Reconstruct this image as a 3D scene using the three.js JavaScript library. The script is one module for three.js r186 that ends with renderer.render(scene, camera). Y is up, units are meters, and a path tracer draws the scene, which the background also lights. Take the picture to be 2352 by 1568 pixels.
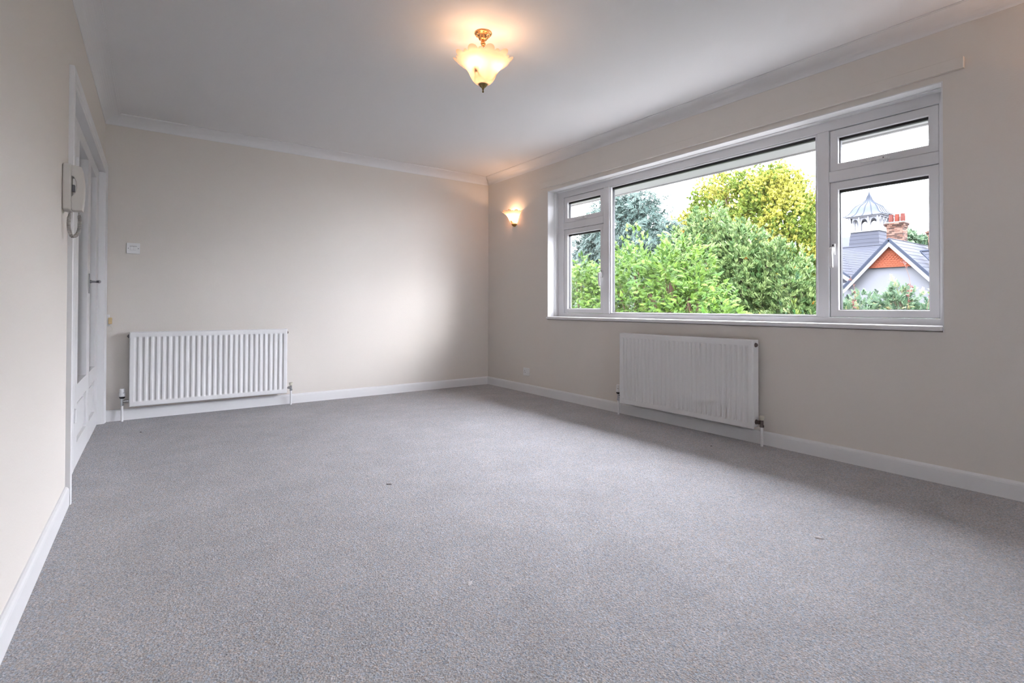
import * as THREE from 'three';
import { mergeGeometries } from 'three/addons/utils/BufferGeometryUtils.js';
import { RoundedBoxGeometry } from 'three/addons/geometries/RoundedBoxGeometry.js';
import { ImprovedNoise } from 'three/addons/math/ImprovedNoise.js';

// ------------------------------------------------------------------ camera, sky, exposure
const W = 2352, H = 1568, F = 1206.88;
const scene = new THREE.Scene();
const camera = new THREE.PerspectiveCamera(2 * Math.atan(H / 2 / F) * 180 / Math.PI, W / H, 0.05, 200);
camera.position.set(0, 0.9, 0);
camera.rotation.order = 'YXZ';
camera.rotation.set(0.01013, -0.6220, 0.0019);
camera.setViewOffset(W, H, 0, H / 2 - 692.78, W, H);      // the lens is shifted up so that verticals stay upright
camera.updateProjectionMatrix();

const renderer = new THREE.WebGLRenderer({ antialias: true });
renderer.toneMapping = THREE.LinearToneMapping;
renderer.toneMappingExposure = 1.12;
renderer.shadowMap.enabled = true;

const SKY = 29;
const noise = new ImprovedNoise();
function rng(seed) { let a = seed >>> 0; return () => { a = (a + 0x6D2B79F5) | 0; let t = Math.imul(a ^ (a >>> 15), 1 | a); t = (t + Math.imul(t ^ (t >>> 7), 61 | t)) ^ t; return ((t ^ (t >>> 14)) >>> 0) / 4294967296; }; }
{ // a bright, even layer of cloud
  const w = 256, h = 128, d = new Float32Array(w * h * 4);
  for (let y = 0; y < h; y++) for (let x = 0; x < w; x++) {
    const el = (y + .5) / h * Math.PI - Math.PI / 2, az = x / w * 2 * Math.PI, c = Math.cos(el);
    const n = noise.noise(c * Math.cos(az) * 2.2 + 7, Math.sin(el) * 4 + 3, c * Math.sin(az) * 2.2) * .08;
    const k = (1 + n) * SKY, i = (y * w + x) * 4;
    d[i] = .94 * k; d[i + 1] = .965 * k; d[i + 2] = 1.07 * k; d[i + 3] = 1;
  }
  const t = new THREE.DataTexture(d, w, h, THREE.RGBAFormat, THREE.FloatType);
  t.mapping = THREE.EquirectangularReflectionMapping; t.magFilter = t.minFilter = THREE.LinearFilter; t.wrapS = THREE.RepeatWrapping; t.needsUpdate = true;
  scene.background = t;
}
// hazy sun behind thin cloud, low over the right-hand end of the house: a wide soft source
const sun = new THREE.DirectionalLight(new THREE.Color(1.0, .97, .93), 1.15);
sun.position.set(16.2, 8.4, 36); sun.target.position.set(0, 0, 0);
sun.castShadow = true; sun.shadow.radius = 24;
sun.shadow.camera.left = -25; sun.shadow.camera.right = 25; sun.shadow.camera.top = 25; sun.shadow.camera.bottom = -25; sun.shadow.camera.far = 90;
if (sun.intensity > 0) scene.add(sun, sun.target);

// ------------------------------------------------------------------ helpers
const used = {};
function numbered(n) { const k = used[n] = (used[n] ?? -1) + 1; return k ? `${n}_${String(k).padStart(3, '0')}` : n; }
function clean(g) {
  g = g.index ? g.toNonIndexed() : g;
  for (const k of Object.keys(g.attributes)) if (!['position', 'normal', 'uv'].includes(k)) g.deleteAttribute(k);
  if (!g.attributes.normal) g.computeVertexNormals();
  if (!g.attributes.uv) g.setAttribute('uv', new THREE.BufferAttribute(new Float32Array(g.attributes.position.count * 2), 2));
  return g;
}
const join = (l) => Array.isArray(l) ? (l.length > 1 ? mergeGeometries(l.map(clean)) : clean(l[0])) : l;
function planar(g) { // uv in metres from the way each face looks
  g = clean(g); const p = g.attributes.position, n = g.attributes.normal, u = g.attributes.uv;
  for (let i = 0; i < p.count; i++) {
    const ax = Math.abs(n.getX(i)), ay = Math.abs(n.getY(i)), az = Math.abs(n.getZ(i));
    if (ay >= ax && ay >= az) u.setXY(i, p.getX(i), p.getZ(i)); else if (ax >= az) u.setXY(i, p.getZ(i), p.getY(i)); else u.setXY(i, p.getX(i), p.getY(i));
  }
  return g;
}
function obj(name, geos, mat, parent = scene) {
  const m = new THREE.Mesh(join(geos), mat); m.name = parent === scene ? numbered(name) : name; m.castShadow = m.receiveShadow = true; parent.add(m); return m;
}
function tag(o, label, category, group, kind) { if (label) o.userData.label = label; if (category) o.userData.category = category; if (group) o.userData.group = group; if (kind) o.userData.kind = kind; return o; }
function struct(name, geos, mat, parent = scene) { const m = obj(name, geos, mat, parent); if (parent === scene) m.userData.kind = 'structure'; return m; }
function thing(name, label, category, pos = [0, 0, 0], turn = 0, group) {
  const o = new THREE.Group(); o.name = numbered(name); o.position.set(...pos); o.rotation.y = turn; scene.add(o); return tag(o, label, category, group);
}
function box(x0, x1, y0, y1, z0, z1, r = 0) {
  const w = Math.abs(x1 - x0), h = Math.abs(y1 - y0), d = Math.abs(z1 - z0);
  const g = r ? new RoundedBoxGeometry(w, h, d, 2, Math.min(r, w / 2.01, h / 2.01, d / 2.01)) : new THREE.BoxGeometry(w, h, d);
  return g.translate((x0 + x1) / 2, (y0 + y1) / 2, (z0 + z1) / 2);
}
function lathe(pts, seg = 32, x = 0, y = 0, z = 0) { return new THREE.LatheGeometry(pts.map((p) => new THREE.Vector2(p[0], p[1])), seg).translate(x, y, z); }
function tube(pts, r, seg = 40, rs = 8, tension = .5) { return new THREE.TubeGeometry(new THREE.CatmullRomCurve3(pts.map((p) => new THREE.Vector3(...p)), false, 'catmullrom', tension), seg, r, rs); }
function cyl(r0, r1, h, seg = 24) { return new THREE.CylinderGeometry(r1, r0, h, seg); }
function grid(nu, nv, f, closeU = false) { // a surface through f(u, v)
  const p = [], uv = [], idx = [];
  for (let j = 0; j <= nv; j++) for (let i = 0; i <= nu; i++) { const q = f(i / nu, j / nv, i, j); p.push(...q); uv.push(i / nu, j / nv); }
  for (let j = 0; j < nv; j++) for (let i = 0; i < nu; i++) { const a = j * (nu + 1) + i, b = a + 1, c = a + nu + 1, d = c + 1; idx.push(a, b, d, a, d, c); }
  const g = new THREE.BufferGeometry();
  g.setAttribute('position', new THREE.Float32BufferAttribute(p, 3)); g.setAttribute('uv', new THREE.Float32BufferAttribute(uv, 2)); g.setIndex(idx); g.computeVertexNormals();
  return g;
}
function poly(pts, thick = 0.05, face) { // flat polygon slab in space: pts in order, extruded against its normal
  const P = pts.map((p) => new THREE.Vector3(...p)), n = new THREE.Vector3();
  for (let i = 1; i + 1 < P.length; i++) n.add(new THREE.Vector3().crossVectors(P[i].clone().sub(P[0]), P[i + 1].clone().sub(P[0])));
  n.normalize(); if (face && n.x * face[0] + n.y * face[1] + n.z * face[2] < 0) { P.reverse(); n.negate(); } const Q = P.map((p) => p.clone().addScaledVector(n, -thick)), v = [];
  const tri = (a, b, c) => v.push(...a.toArray(), ...b.toArray(), ...c.toArray());
  for (let i = 1; i + 1 < P.length; i++) { tri(P[0], P[i], P[i + 1]); tri(Q[0], Q[i + 1], Q[i]); }
  for (let i = 0; i < P.length; i++) { const j = (i + 1) % P.length; tri(P[i], Q[i], Q[j]); tri(P[i], Q[j], P[j]); }
  const g = new THREE.BufferGeometry(); g.setAttribute('position', new THREE.Float32BufferAttribute(v, 3)); g.computeVertexNormals(); return clean(g);
}
// moulding swept along a wall. profile [[out from wall, height]...] closed; place(s, out, y) gives the point; each end is mitred by k * out
function sweep(profile, s0, s1, k0, k1, place) {
  const v = [], n = profile.length, A = profile.map((p) => place(s0 + k0 * p[0], p[0], p[1])), B = profile.map((p) => place(s1 - k1 * p[0], p[0], p[1]));
  const tri = (a, b, c) => v.push(...a, ...b, ...c);
  for (let i = 0; i < n; i++) { const j = (i + 1) % n; tri(A[i], B[i], B[j]); tri(A[i], B[j], A[j]); }
  const c = (S) => S.reduce((a, p) => [a[0] + p[0] / n, a[1] + p[1] / n, a[2] + p[2] / n], [0, 0, 0]);
  const ca = c(A), cb = c(B);
  for (let i = 0; i < n; i++) { const j = (i + 1) % n; tri(A[i], A[j], ca); tri(B[j], B[i], cb); }
  const g = new THREE.BufferGeometry(); g.setAttribute('position', new THREE.Float32BufferAttribute(v, 3)); g.computeVertexNormals(); return clean(g);
}
// rectangular frame in the window's plane (z across, y up), members of the given widths, from x = x0 (room side) to x1
function frameX(z0, z1, y0, y1, wz, wyb, wyt, x0, x1, bevel = 0) {
  const s = new THREE.Shape([[z0, y0], [z1, y0], [z1, y1], [z0, y1]].map((p) => new THREE.Vector2(...p)));
  const b = bevel; // the bevel grows outwards into the solid's outline; keep the outer edge where it is
  const a0 = z0 + wz, a1 = z1 - wz, b0 = y0 + wyb, b1 = y1 - wyt;
  s.holes.push(new THREE.Path([[a0, b0], [a0, b1], [a1, b1], [a1, b0]].map((p) => new THREE.Vector2(...p))));
  const g = new THREE.ExtrudeGeometry(s, { depth: Math.abs(x1 - x0) - b, bevelEnabled: b > 0, bevelThickness: b, bevelSize: b, bevelOffset: -b, bevelSegments: 2 });
  g.translate(0, 0, b ? 0 : 0); g.rotateY(-Math.PI / 2); g.translate(x1, 0, 0); return g;
}

// ------------------------------------------------------------------ materials
const rgb = (r, g, b) => new THREE.Color().setRGB(r, g, b);
const std = (c, roughness = .6, o = {}) => new THREE.MeshStandardMaterial({ color: c, roughness, ...o });
function noiseTexture(n, f, srgb = false, repeat = 1) {
  const d = new Uint8Array(n * n * 4);
  for (let y = 0; y < n; y++) for (let x = 0; x < n; x++) { const c = f(x, y, n), i = (y * n + x) * 4; d[i] = c[0]; d[i + 1] = c[1]; d[i + 2] = c[2]; d[i + 3] = 255; }
  const t = new THREE.DataTexture(d, n, n); t.wrapS = t.wrapT = THREE.RepeatWrapping; t.magFilter = THREE.LinearFilter; t.minFilter = THREE.LinearMipmapLinearFilter; t.generateMipmaps = true;
  if (srgb) t.colorSpace = THREE.SRGBColorSpace; t.repeat.set(repeat, repeat); t.needsUpdate = true; return t;
}
function blurred(n, seed, passes) { // tiling noise field, mean 0, sd 1
  const r = rng(seed); let a = new Float32Array(n * n); for (let i = 0; i < a.length; i++) a[i] = r() - .5;
  for (let p = 0; p < passes; p++) { const b = new Float32Array(n * n); for (let y = 0; y < n; y++) for (let x = 0; x < n; x++) { const l = (x + n - 1) % n, q = (x + 1) % n, u = ((y + n - 1) % n) * n, v = ((y + 1) % n) * n, o = y * n; b[o + x] = (a[o + x] * 2 + a[o + l] + a[o + q] + a[u + x] + a[v + x]) / 6; } a = b; }
  let s = 0; for (const x of a) s += x * x; s = Math.sqrt(s / a.length); return a.map((x) => x / s);
}
const M = {};
{
  const n = 1024, fine = blurred(n, 11, 1), mid = blurred(n, 12, 4), hueA = blurred(n, 13, 4);
  const cl = (x) => Math.max(0, Math.min(255, x));
  const tuft = (i) => 1 + .060 * fine[i] + .045 * mid[i];
  M.carpet = std(rgb(.68, .67, .685), 1, {
    map: noiseTexture(n, (x, y) => { const i = y * n + x, k = 205 * tuft(i), h = 5 * hueA[i]; return [cl(k + h), cl(k), cl(k - h)]; }, true, 1 / 1.3),
    bumpMap: noiseTexture(n, (x, y) => { const i = y * n + x, k = 128 + 24 * mid[i] + 18 * fine[i]; return [cl(k), cl(k), cl(k)]; }, false, 1 / 1.3), bumpScale: .003, vertexColors: true,
  });
  const roller = blurred(512, 21, 6);
  const rollerTex = noiseTexture(512, (x, y) => { const k = cl(128 + 34 * roller[y * 512 + x]); return [k, k, k]; }, false, 1 / .6);
  M.wall = std(rgb(.79, .745, .69), .85, { bumpMap: rollerTex, bumpScale: .0003 });
  M.ceiling = std(rgb(.86, .86, .865), .9, { bumpMap: rollerTex, bumpScale: .00025 });
}
M.gloss = std(rgb(.86, .86, .865), .35);
M.matt = std(rgb(.84, .84, .84), .7);
M.pvc = std(rgb(.84, .84, .86), .32);
M.radiator = std(rgb(.86, .86, .86), .35);
M.chrome = std(rgb(.62, .63, .65), .22, { metalness: 1 });
M.brass = std(rgb(.42, .27, .10), .32, { metalness: 1 });
M.gilt = std(rgb(.85, .48, .22), .25, { metalness: 1 });
M.darkMetal = std(rgb(.16, .13, .12), .4, { metalness: .8 });
M.black = std(rgb(.012, .013, .016), .5);
M.cream = std(rgb(.72, .69, .58), .45);
M.plastic = std(rgb(.88, .88, .88), .4);
M.phone = std(rgb(.66, .63, .58), .45);
M.grey = std(rgb(.20, .20, .21), .5);
M.yellowed = std(rgb(.62, .47, .25), .5);
M.glass = new THREE.MeshPhysicalMaterial({ color: rgb(.97, .97, .97), transmission: 1, roughness: 0, thickness: 0, ior: 1.5 });

// ------------------------------------------------------------------ the room
const XW = 3.372, ZB = -5.184, CH = 2.40, ZF = 4.2;
const TH = Math.atan(.025), LO = [-.20, 0, ZB];            // the door wall: its far corner, turned a little out of square
const lw = (u, n, v) => [LO[0] + n * Math.cos(TH) - u * Math.sin(TH), v, LO[2] + n * Math.sin(TH) + u * Math.cos(TH)];
const ORIGIN = new THREE.Group(); ORIGIN.position.set(...LO); ORIGIN.rotation.y = -TH; ORIGIN.updateMatrix();
const onLeft = (g) => clean(g).applyMatrix4(ORIGIN.matrix);

{ // carpeted floor
  const g = new THREE.PlaneGeometry(4.2, 9.8, 100, 240).rotateX(-Math.PI / 2).translate(1.4, 0, -.45), p = g.attributes.position, u = g.attributes.uv, c = [];
  for (let i = 0; i < p.count; i++) {
    const x = p.getX(i), z = p.getZ(i); u.setXY(i, x, z);
    const k = 1 + .06 * noise.noise(x * 2.1, 3.3, z * 2.1) + .08 * noise.noise(x * 6 + 9, 1.1, z * 6) + .06 * noise.noise(x * 15, 5.1, z * 15);
    c.push(k, k, k);
  }
  g.setAttribute('color', new THREE.Float32BufferAttribute(c, 3));
  const m = new THREE.Mesh(g, M.carpet); m.name = 'floor'; m.receiveShadow = true; m.userData.kind = 'structure'; scene.add(m);
  const sub = obj('subfloor', box(-2.2, 3.65, -.28, -.004, ZB - .3, ZF + .3), M.matt, m); sub.name = 'subfloor';
}
struct('ceiling', planar(box(-2.2, 3.65, CH, CH + .25, ZB - .3, ZF + .3)), M.ceiling);
struct('wall_back', planar(box(-.6, 3.65, -.02, CH + .02, ZB - .25, ZB)), M.wall);
{ // the near end of the room, behind the camera, with a smaller window of its own
  const x0 = .35, x1 = 1.35, y0 = 1.10, y1 = 2.05;
  struct('wall_front', planar(join([box(-2.2, x0, -.02, CH + .02, ZF, ZF + .25), box(x1, 3.65, -.02, CH + .02, ZF, ZF + .25), box(x0, x1, -.02, y0, ZF, ZF + .25), box(x0, x1, y1, CH + .02, ZF, ZF + .25)])), M.wall);
  const w = new THREE.Group(); w.name = 'window_2'; scene.add(w); tag(w, 'smaller white window in the end wall behind the viewer', null, null, 'structure');
  obj('window_frame', [box(x0, x1, y0, y0 + .05, ZF + .12, ZF + .18, .004), box(x0, x1, y1 - .05, y1, ZF + .12, ZF + .18, .004), box(x0, x0 + .05, y0 + .05, y1 - .05, ZF + .12, ZF + .18, .004), box(x1 - .05, x1, y0 + .05, y1 - .05, ZF + .12, ZF + .18, .004)], M.pvc, w);
  obj('pane', box(x0 + .05, x1 - .05, y0 + .05, y1 - .05, ZF + .148, ZF + .152), M.glass, w);
  obj('window_sill', box(x0, x1, y0 - .025, y0 + .001, ZF - .03, ZF + .12, .008), M.gloss, w);
}
{ // window wall with its opening; outside it runs on down to the garden
  const z0 = -4.092, z1 = -.899, y0 = .775, y1 = 2.069;
  struct('wall_right', planar(join([box(XW, 3.65, -.02, y0, ZB - .3, ZF + .3), box(XW, 3.65, y1, CH + .02, ZB - .3, ZF + .3), box(XW, 3.65, y0, y1, ZB - .3, z0), box(XW, 3.65, y0, y1, z1, ZF + .3)])), M.wall);
  struct('trim_1', [box(XW + .0005, 3.56, y1 - .006, y1, z0, z1), box(XW + .0005, 3.56, y0, y1 - .006, z0, z0 + .006), box(XW + .0005, 3.56, y0, y1 - .006, z1 - .006, z1),
    box(3.452, 3.51, y1 - .012, y1 - .005, z0 + .005, z1 - .005), box(3.452, 3.51, y0, y1 - .012, z0 + .005, z0 + .011), box(3.452, 3.51, y0, y1 - .012, z1 - .011, z1 - .005)], M.matt).userData.label = 'white lining of the window recess';
}
{ // door wall
  struct('wall_left', planar(onLeft(join([box(-.12, 0, -.02, CH + .02, -.3, .06), box(-.12, 0, 1.96, CH + .02, .06, 2.03), box(-.12, 0, -.02, CH + .02, 2.03, ZF - ZB + .3)]))), M.wall);
}
// ---- skirting and coving
const SK = [[0, 0], [.016, 0], [.016, .07], [.0145, .078], [.010, .084], [.004, .0875], [0, .088]];
const CV = (() => { const p = [[0, CH], [0, CH - .072], [.003, CH - .072], [.004, CH - .068]]; for (let i = 1; i < 10; i++) { const a = i / 10 * Math.PI / 2; p.push([.004 + .091 * (1 - Math.cos(a)), CH - .068 + .061 * Math.sin(a)]); } p.push([.095, CH - .007], [.096, CH - .005], [.104, CH - .005], [.104, CH]); return p; })();
const pBack = (s, o, y) => [s, y, ZB + o], pRight = (s, o, y) => [XW - o, y, s], pLeft = (s, o, y) => lw(s, o, y);
struct('baseboard_back', sweep(SK, -.2, XW, 1, 1, pBack), M.gloss);
struct('baseboard_right', sweep(SK, ZB, ZF, 1, 1, pRight), M.gloss);
struct('baseboard_left', sweep(SK, 2.085, ZF - ZB, 0, 1, pLeft), M.gloss);
struct('trim_2', sweep(CV, -.30, XW, 0, 1, pBack), M.ceiling).userData.label = 'white coving along the radiator wall';
struct('trim_3', sweep(CV, ZB, ZF, 1, 1, pRight), M.ceiling).userData.label = 'white coving along the window wall';
struct('trim_4', sweep(CV, -.01, ZF - ZB, 0, 1, pLeft), M.ceiling).userData.label = 'white coving along the door wall';

// ------------------------------------------------------------------ window
{
  const w = new THREE.Group(); w.name = 'window_1'; scene.add(w); tag(w, 'wide white plastic window with a large fixed pane and opening side lights', null, null, 'structure');
  const xf = 3.50, xb = 3.565;                                        // room face and outer face of the frame
  const zs = [-4.082, -3.995, -3.440, -3.366, -1.572, -1.503, -.951, -.908], ys = [.79, .841, 1.677, 1.743, 2.0, 2.06];
  obj('window_frame', [box(xf, xb, ys[0], ys[5], zs[0], zs[1], .004), box(xf, xb, ys[0], ys[5], zs[6], zs[7], .004), box(xf, xb, ys[0], ys[1], zs[1] - .01, zs[6] + .01, .004), box(xf, xb, ys[4], ys[5], zs[1] - .01, zs[6] + .01, .004),
    box(xf + .045, xb + .03, ys[0] - .01, ys[1] - .02, zs[0], zs[7])], M.pvc, w);
  obj('mullion', box(xf, xb, ys[1], ys[4], zs[2], zs[3], .004), M.pvc, w);
  obj('mullion', box(xf, xb, ys[1], ys[4], zs[4], zs[5], .004), M.pvc, w);
  obj('transom', box(xf, xb, ys[2], ys[3], zs[1], zs[2], .004), M.pvc, w);
  obj('transom', box(xf, xb, ys[2], ys[3], zs[5], zs[6], .004), M.pvc, w);
  // glazing: a black seal round the pane, thicker at the head, with the pane inside
  const glaze = (parent, z0, z1, y0, y1, x, seal = .017) => {
    obj('seal', [box(x - .004, x + .022, y1 - seal, y1, z0, z1), box(x - .004, x + .022, y0, y0 + .006, z0, z1), box(x - .004, x + .022, y0, y1, z0, z0 + .007), box(x - .004, x + .022, y0, y1, z1 - .007, z1)], M.black, parent);
    obj('pane', box(x + .004, x + .008, y0 + .003, y1 - .003, z0 + .003, z1 - .003), M.glass, parent);
  };
  const bead = (z0, z1, y0, y1) => obj('glazing_bead', frameX(z0, z1, y0, y1, .014, .012, .010, xf + .008, xf + .035, .004), M.pvc, w);
  bead(zs[3], zs[4], ys[1], ys[4]); glaze(w, zs[3] + .010, zs[4] - .010, ys[1] + .009, ys[4] - .006, xf + .034, .021);
  const handleGeo = (() => { // cranked lever: root block, neck and a blade that swings clear of the frame
    const b = [box(-.012, 0, -.035, .035, -.011, .011, .004), box(-.030, -.010, -.012, .012, -.009, .009, .004)];
    const blade = new THREE.ExtrudeGeometry(new THREE.Shape([[-.030, .010], [-.044, .004], [-.046, -.02], [-.040, -.105], [-.036, -.112], [-.030, -.108], [-.033, -.03], [-.024, -.010]].map((p) => new THREE.Vector2(...p))), { depth: .014, bevelEnabled: true, bevelSize: .002, bevelThickness: .002, bevelSegments: 2 }).translate(0, 0, -.007);
    return join([...b, blade]);
  })();
  const stayGeo = (() => join([box(-.010, 0, -.010, .010, -.035, .035, .004), box(-.026, -.008, -.008, .008, .008, .030, .004), box(-.030, -.020, -.007, .006, -.105, .030, .004)]))();
  const casement = (z0, z1, y0, y1, label, handle) => {
    const wz = .048, c = obj('casement', frameX(z0 + .0018, z1 - .0018, y0 + .0018, y1 - .0018, wz, .044, .050, xf + .010, xb - .005, .005), M.pvc, w); c.userData.label = label;
    glaze(c, z0 + wz, z1 - wz, y0 + .043, y1 - .049, xf + .034);
    const h = obj('handle', handle[0] === 'lever' ? handleGeo.clone() : stayGeo.clone(), M.plastic, c); h.position.set(xf + .010, handle[2], handle[1]);
    if (handle[0] === 'stay') obj('keyhole', new THREE.CylinderGeometry(.004, .004, .004, 12).rotateZ(Math.PI / 2).translate(xf - .018, handle[2], handle[1] + .012), M.black, c);
    else obj('keyhole', box(xf - .004, xf - .0015, handle[2] + .020, handle[2] + .030, handle[1] - .004, handle[1] + .004), M.black, c);
  };
  casement(zs[1], zs[2], ys[3], ys[4], 'small top light at the corner end of the window', ['stay', -3.70, ys[3] + .020]);
  casement(zs[1], zs[2], ys[1], ys[2], 'tall opening light at the corner end of the window', ['lever', zs[2] - .026, 1.21]);
  casement(zs[5], zs[6], ys[3], ys[4], 'small top light above the view of the house', ['stay', -1.215, ys[3] + .020]);
  casement(zs[5], zs[6], ys[1], ys[2], 'opening light through which the cupola shows', ['lever', zs[5] + .024, 1.26]);
  obj('window_sill', [box(XW - .026, 3.505, .779, .806, -4.088, -.903, .010)], M.gloss, w);
}
tag(obj('curtain_batten', box(XW - .022, XW + .001, 2.101, 2.160, -4.18, -.81, .003), M.wall), 'long cream painted batten fixed above the window', 'batten');

// ------------------------------------------------------------------ glazed door and side lights, in the door wall
{
  const d = new THREE.Group(); d.name = 'door_1'; d.position.set(...LO); d.rotation.y = -TH; scene.add(d); tag(d, 'white half glazed door between two glazed side lights', null, null, 'structure');
  const P = M.gloss, nf = -.03, nb = -.07;
  const frame = obj('door_frame', [box(-.12, .001, 0, 1.96, .06, .09), box(-.12, .001, 0, 1.96, 2.0, 2.03), box(-.12, .001, 1.93, 1.96, .06, 2.03), box(-.12, nb, 0, 1.93, .712, .722), box(-.12, nb, 0, 1.93, 1.452, 1.462)], P, d);
  const arch = [[0, 0], [.012, 0], [.013, .012], [.017, .018], [.017, .040], [.021, .048], [.021, .070], [.018, .074], [0, .074]];   // [proud of wall, across]
  const route = (a) => [[.088 - a, -.002], [.088 - a, 1.926 + a], [2.003 + a, 1.926 + a], [2.003 + a, -.002]];
  for (let k = 0; k < 3; k++) {
    const v = []; for (let i = 0; i < arch.length; i++) { const p = arch[i], q = arch[(i + 1) % arch.length], A = route(p[1]), B = route(q[1]), P4 = [[p[0], A[k][1], A[k][0]], [p[0], A[k + 1][1], A[k + 1][0]], [q[0], B[k + 1][1], B[k + 1][0]], [q[0], B[k][1], B[k][0]]]; for (const t of [[0, 1, 2], [0, 2, 3]]) for (const n of t) v.push(...P4[n]); }
    const g = new THREE.BufferGeometry(); g.setAttribute('position', new THREE.Float32BufferAttribute(v, 3)); g.computeVertexNormals(); obj('architrave', g, P, d);
  }
  // a leaf with one pane above and one raised panel below
  const leaf = (name, u0, u1, g0, g1, v0, label) => {
    const s = new THREE.Shape([[u0, v0], [u1, v0], [u1, 1.927], [u0, 1.927]].map((p) => new THREE.Vector2(...p)));
    s.holes.push(new THREE.Path([[g0, .46], [g0, 1.845], [g1, 1.845], [g1, .46]].map((p) => new THREE.Vector2(...p))));
    s.holes.push(new THREE.Path([[g0, .13], [g0, .36], [g1, .36], [g1, .13]].map((p) => new THREE.Vector2(...p))));
    const g = new THREE.ExtrudeGeometry(s, { depth: nf - nb - .002, bevelEnabled: true, bevelSize: .002, bevelThickness: .002, bevelOffset: -.002, bevelSegments: 1 }).rotateY(-Math.PI / 2).translate(nb + (nf - nb) - (nf - nb) , 0, 0);
    g.translate(nf - (nb + 0) + nb, 0, 0); // room face at nf
    g.computeBoundingBox(); g.translate(nf - g.boundingBox.max.x, 0, 0);
    const m = obj(name, g, P, d); if (label) m.userData.label = label;
    obj('pane', box(-.060, -.056, .452, 1.853, g0 - .008, g1 + .008), M.glass, m);
    obj('panel', [box(-.058, -.048, .122, .368, g0 - .006, g1 + .006), box(-.05, -.039, .16, .33, g0 + .035, g1 - .035, .005)], P, m);
    return m;
  };
  leaf('side_light', .092, .718, .28, .68, 0, 'glazed side light next to the corner');
  leaf('side_light', 1.458, 1.998, 1.535, 1.92, 0, 'glazed side light behind the entry phone');
  const door = leaf('door_leaf', .722, 1.454, .84, 1.335, .004, 'hinged leaf with a lever handle');
  obj('handle', (() => { // plate, rose, neck and lever
    return join([box(nf, nf + .004, .985, 1.115, .735, .775, .002), cyl(.011, .009, .012, 16).rotateZ(-Math.PI / 2).translate(nf + .008, 1.062, .755), cyl(.007, .007, .05, 12).rotateZ(-Math.PI / 2).translate(nf + .032, 1.062, .755), tube([[nf + .055, 1.062, .750], [nf + .058, 1.063, .79], [nf + .056, 1.063, .83], [nf + .052, 1.060, .862]], .0075, 16, 10)]);
  })(), std(rgb(.35, .35, .37), .3, { metalness: 1 }), door);
  for (const v of [.30, 1.68]) obj('hinge', [cyl(.006, .006, .075, 12).translate(nf + .004, v, 1.456), box(nf - .001, nf + .0015, v - .0375, v + .0375, 1.438, 1.474)], P, door);
}
struct('wall_hall', [box(-2.2, -2.0, 0, CH, ZB - .3, ZF + .3), box(-2.0, -.33, 0, CH, ZB - .3, ZB - .25), box(-2.0, -.45, 0, CH, -1.5, -1.3)], M.matt).userData.label = 'plain walls of the hallway beyond the glazed door';

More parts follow.
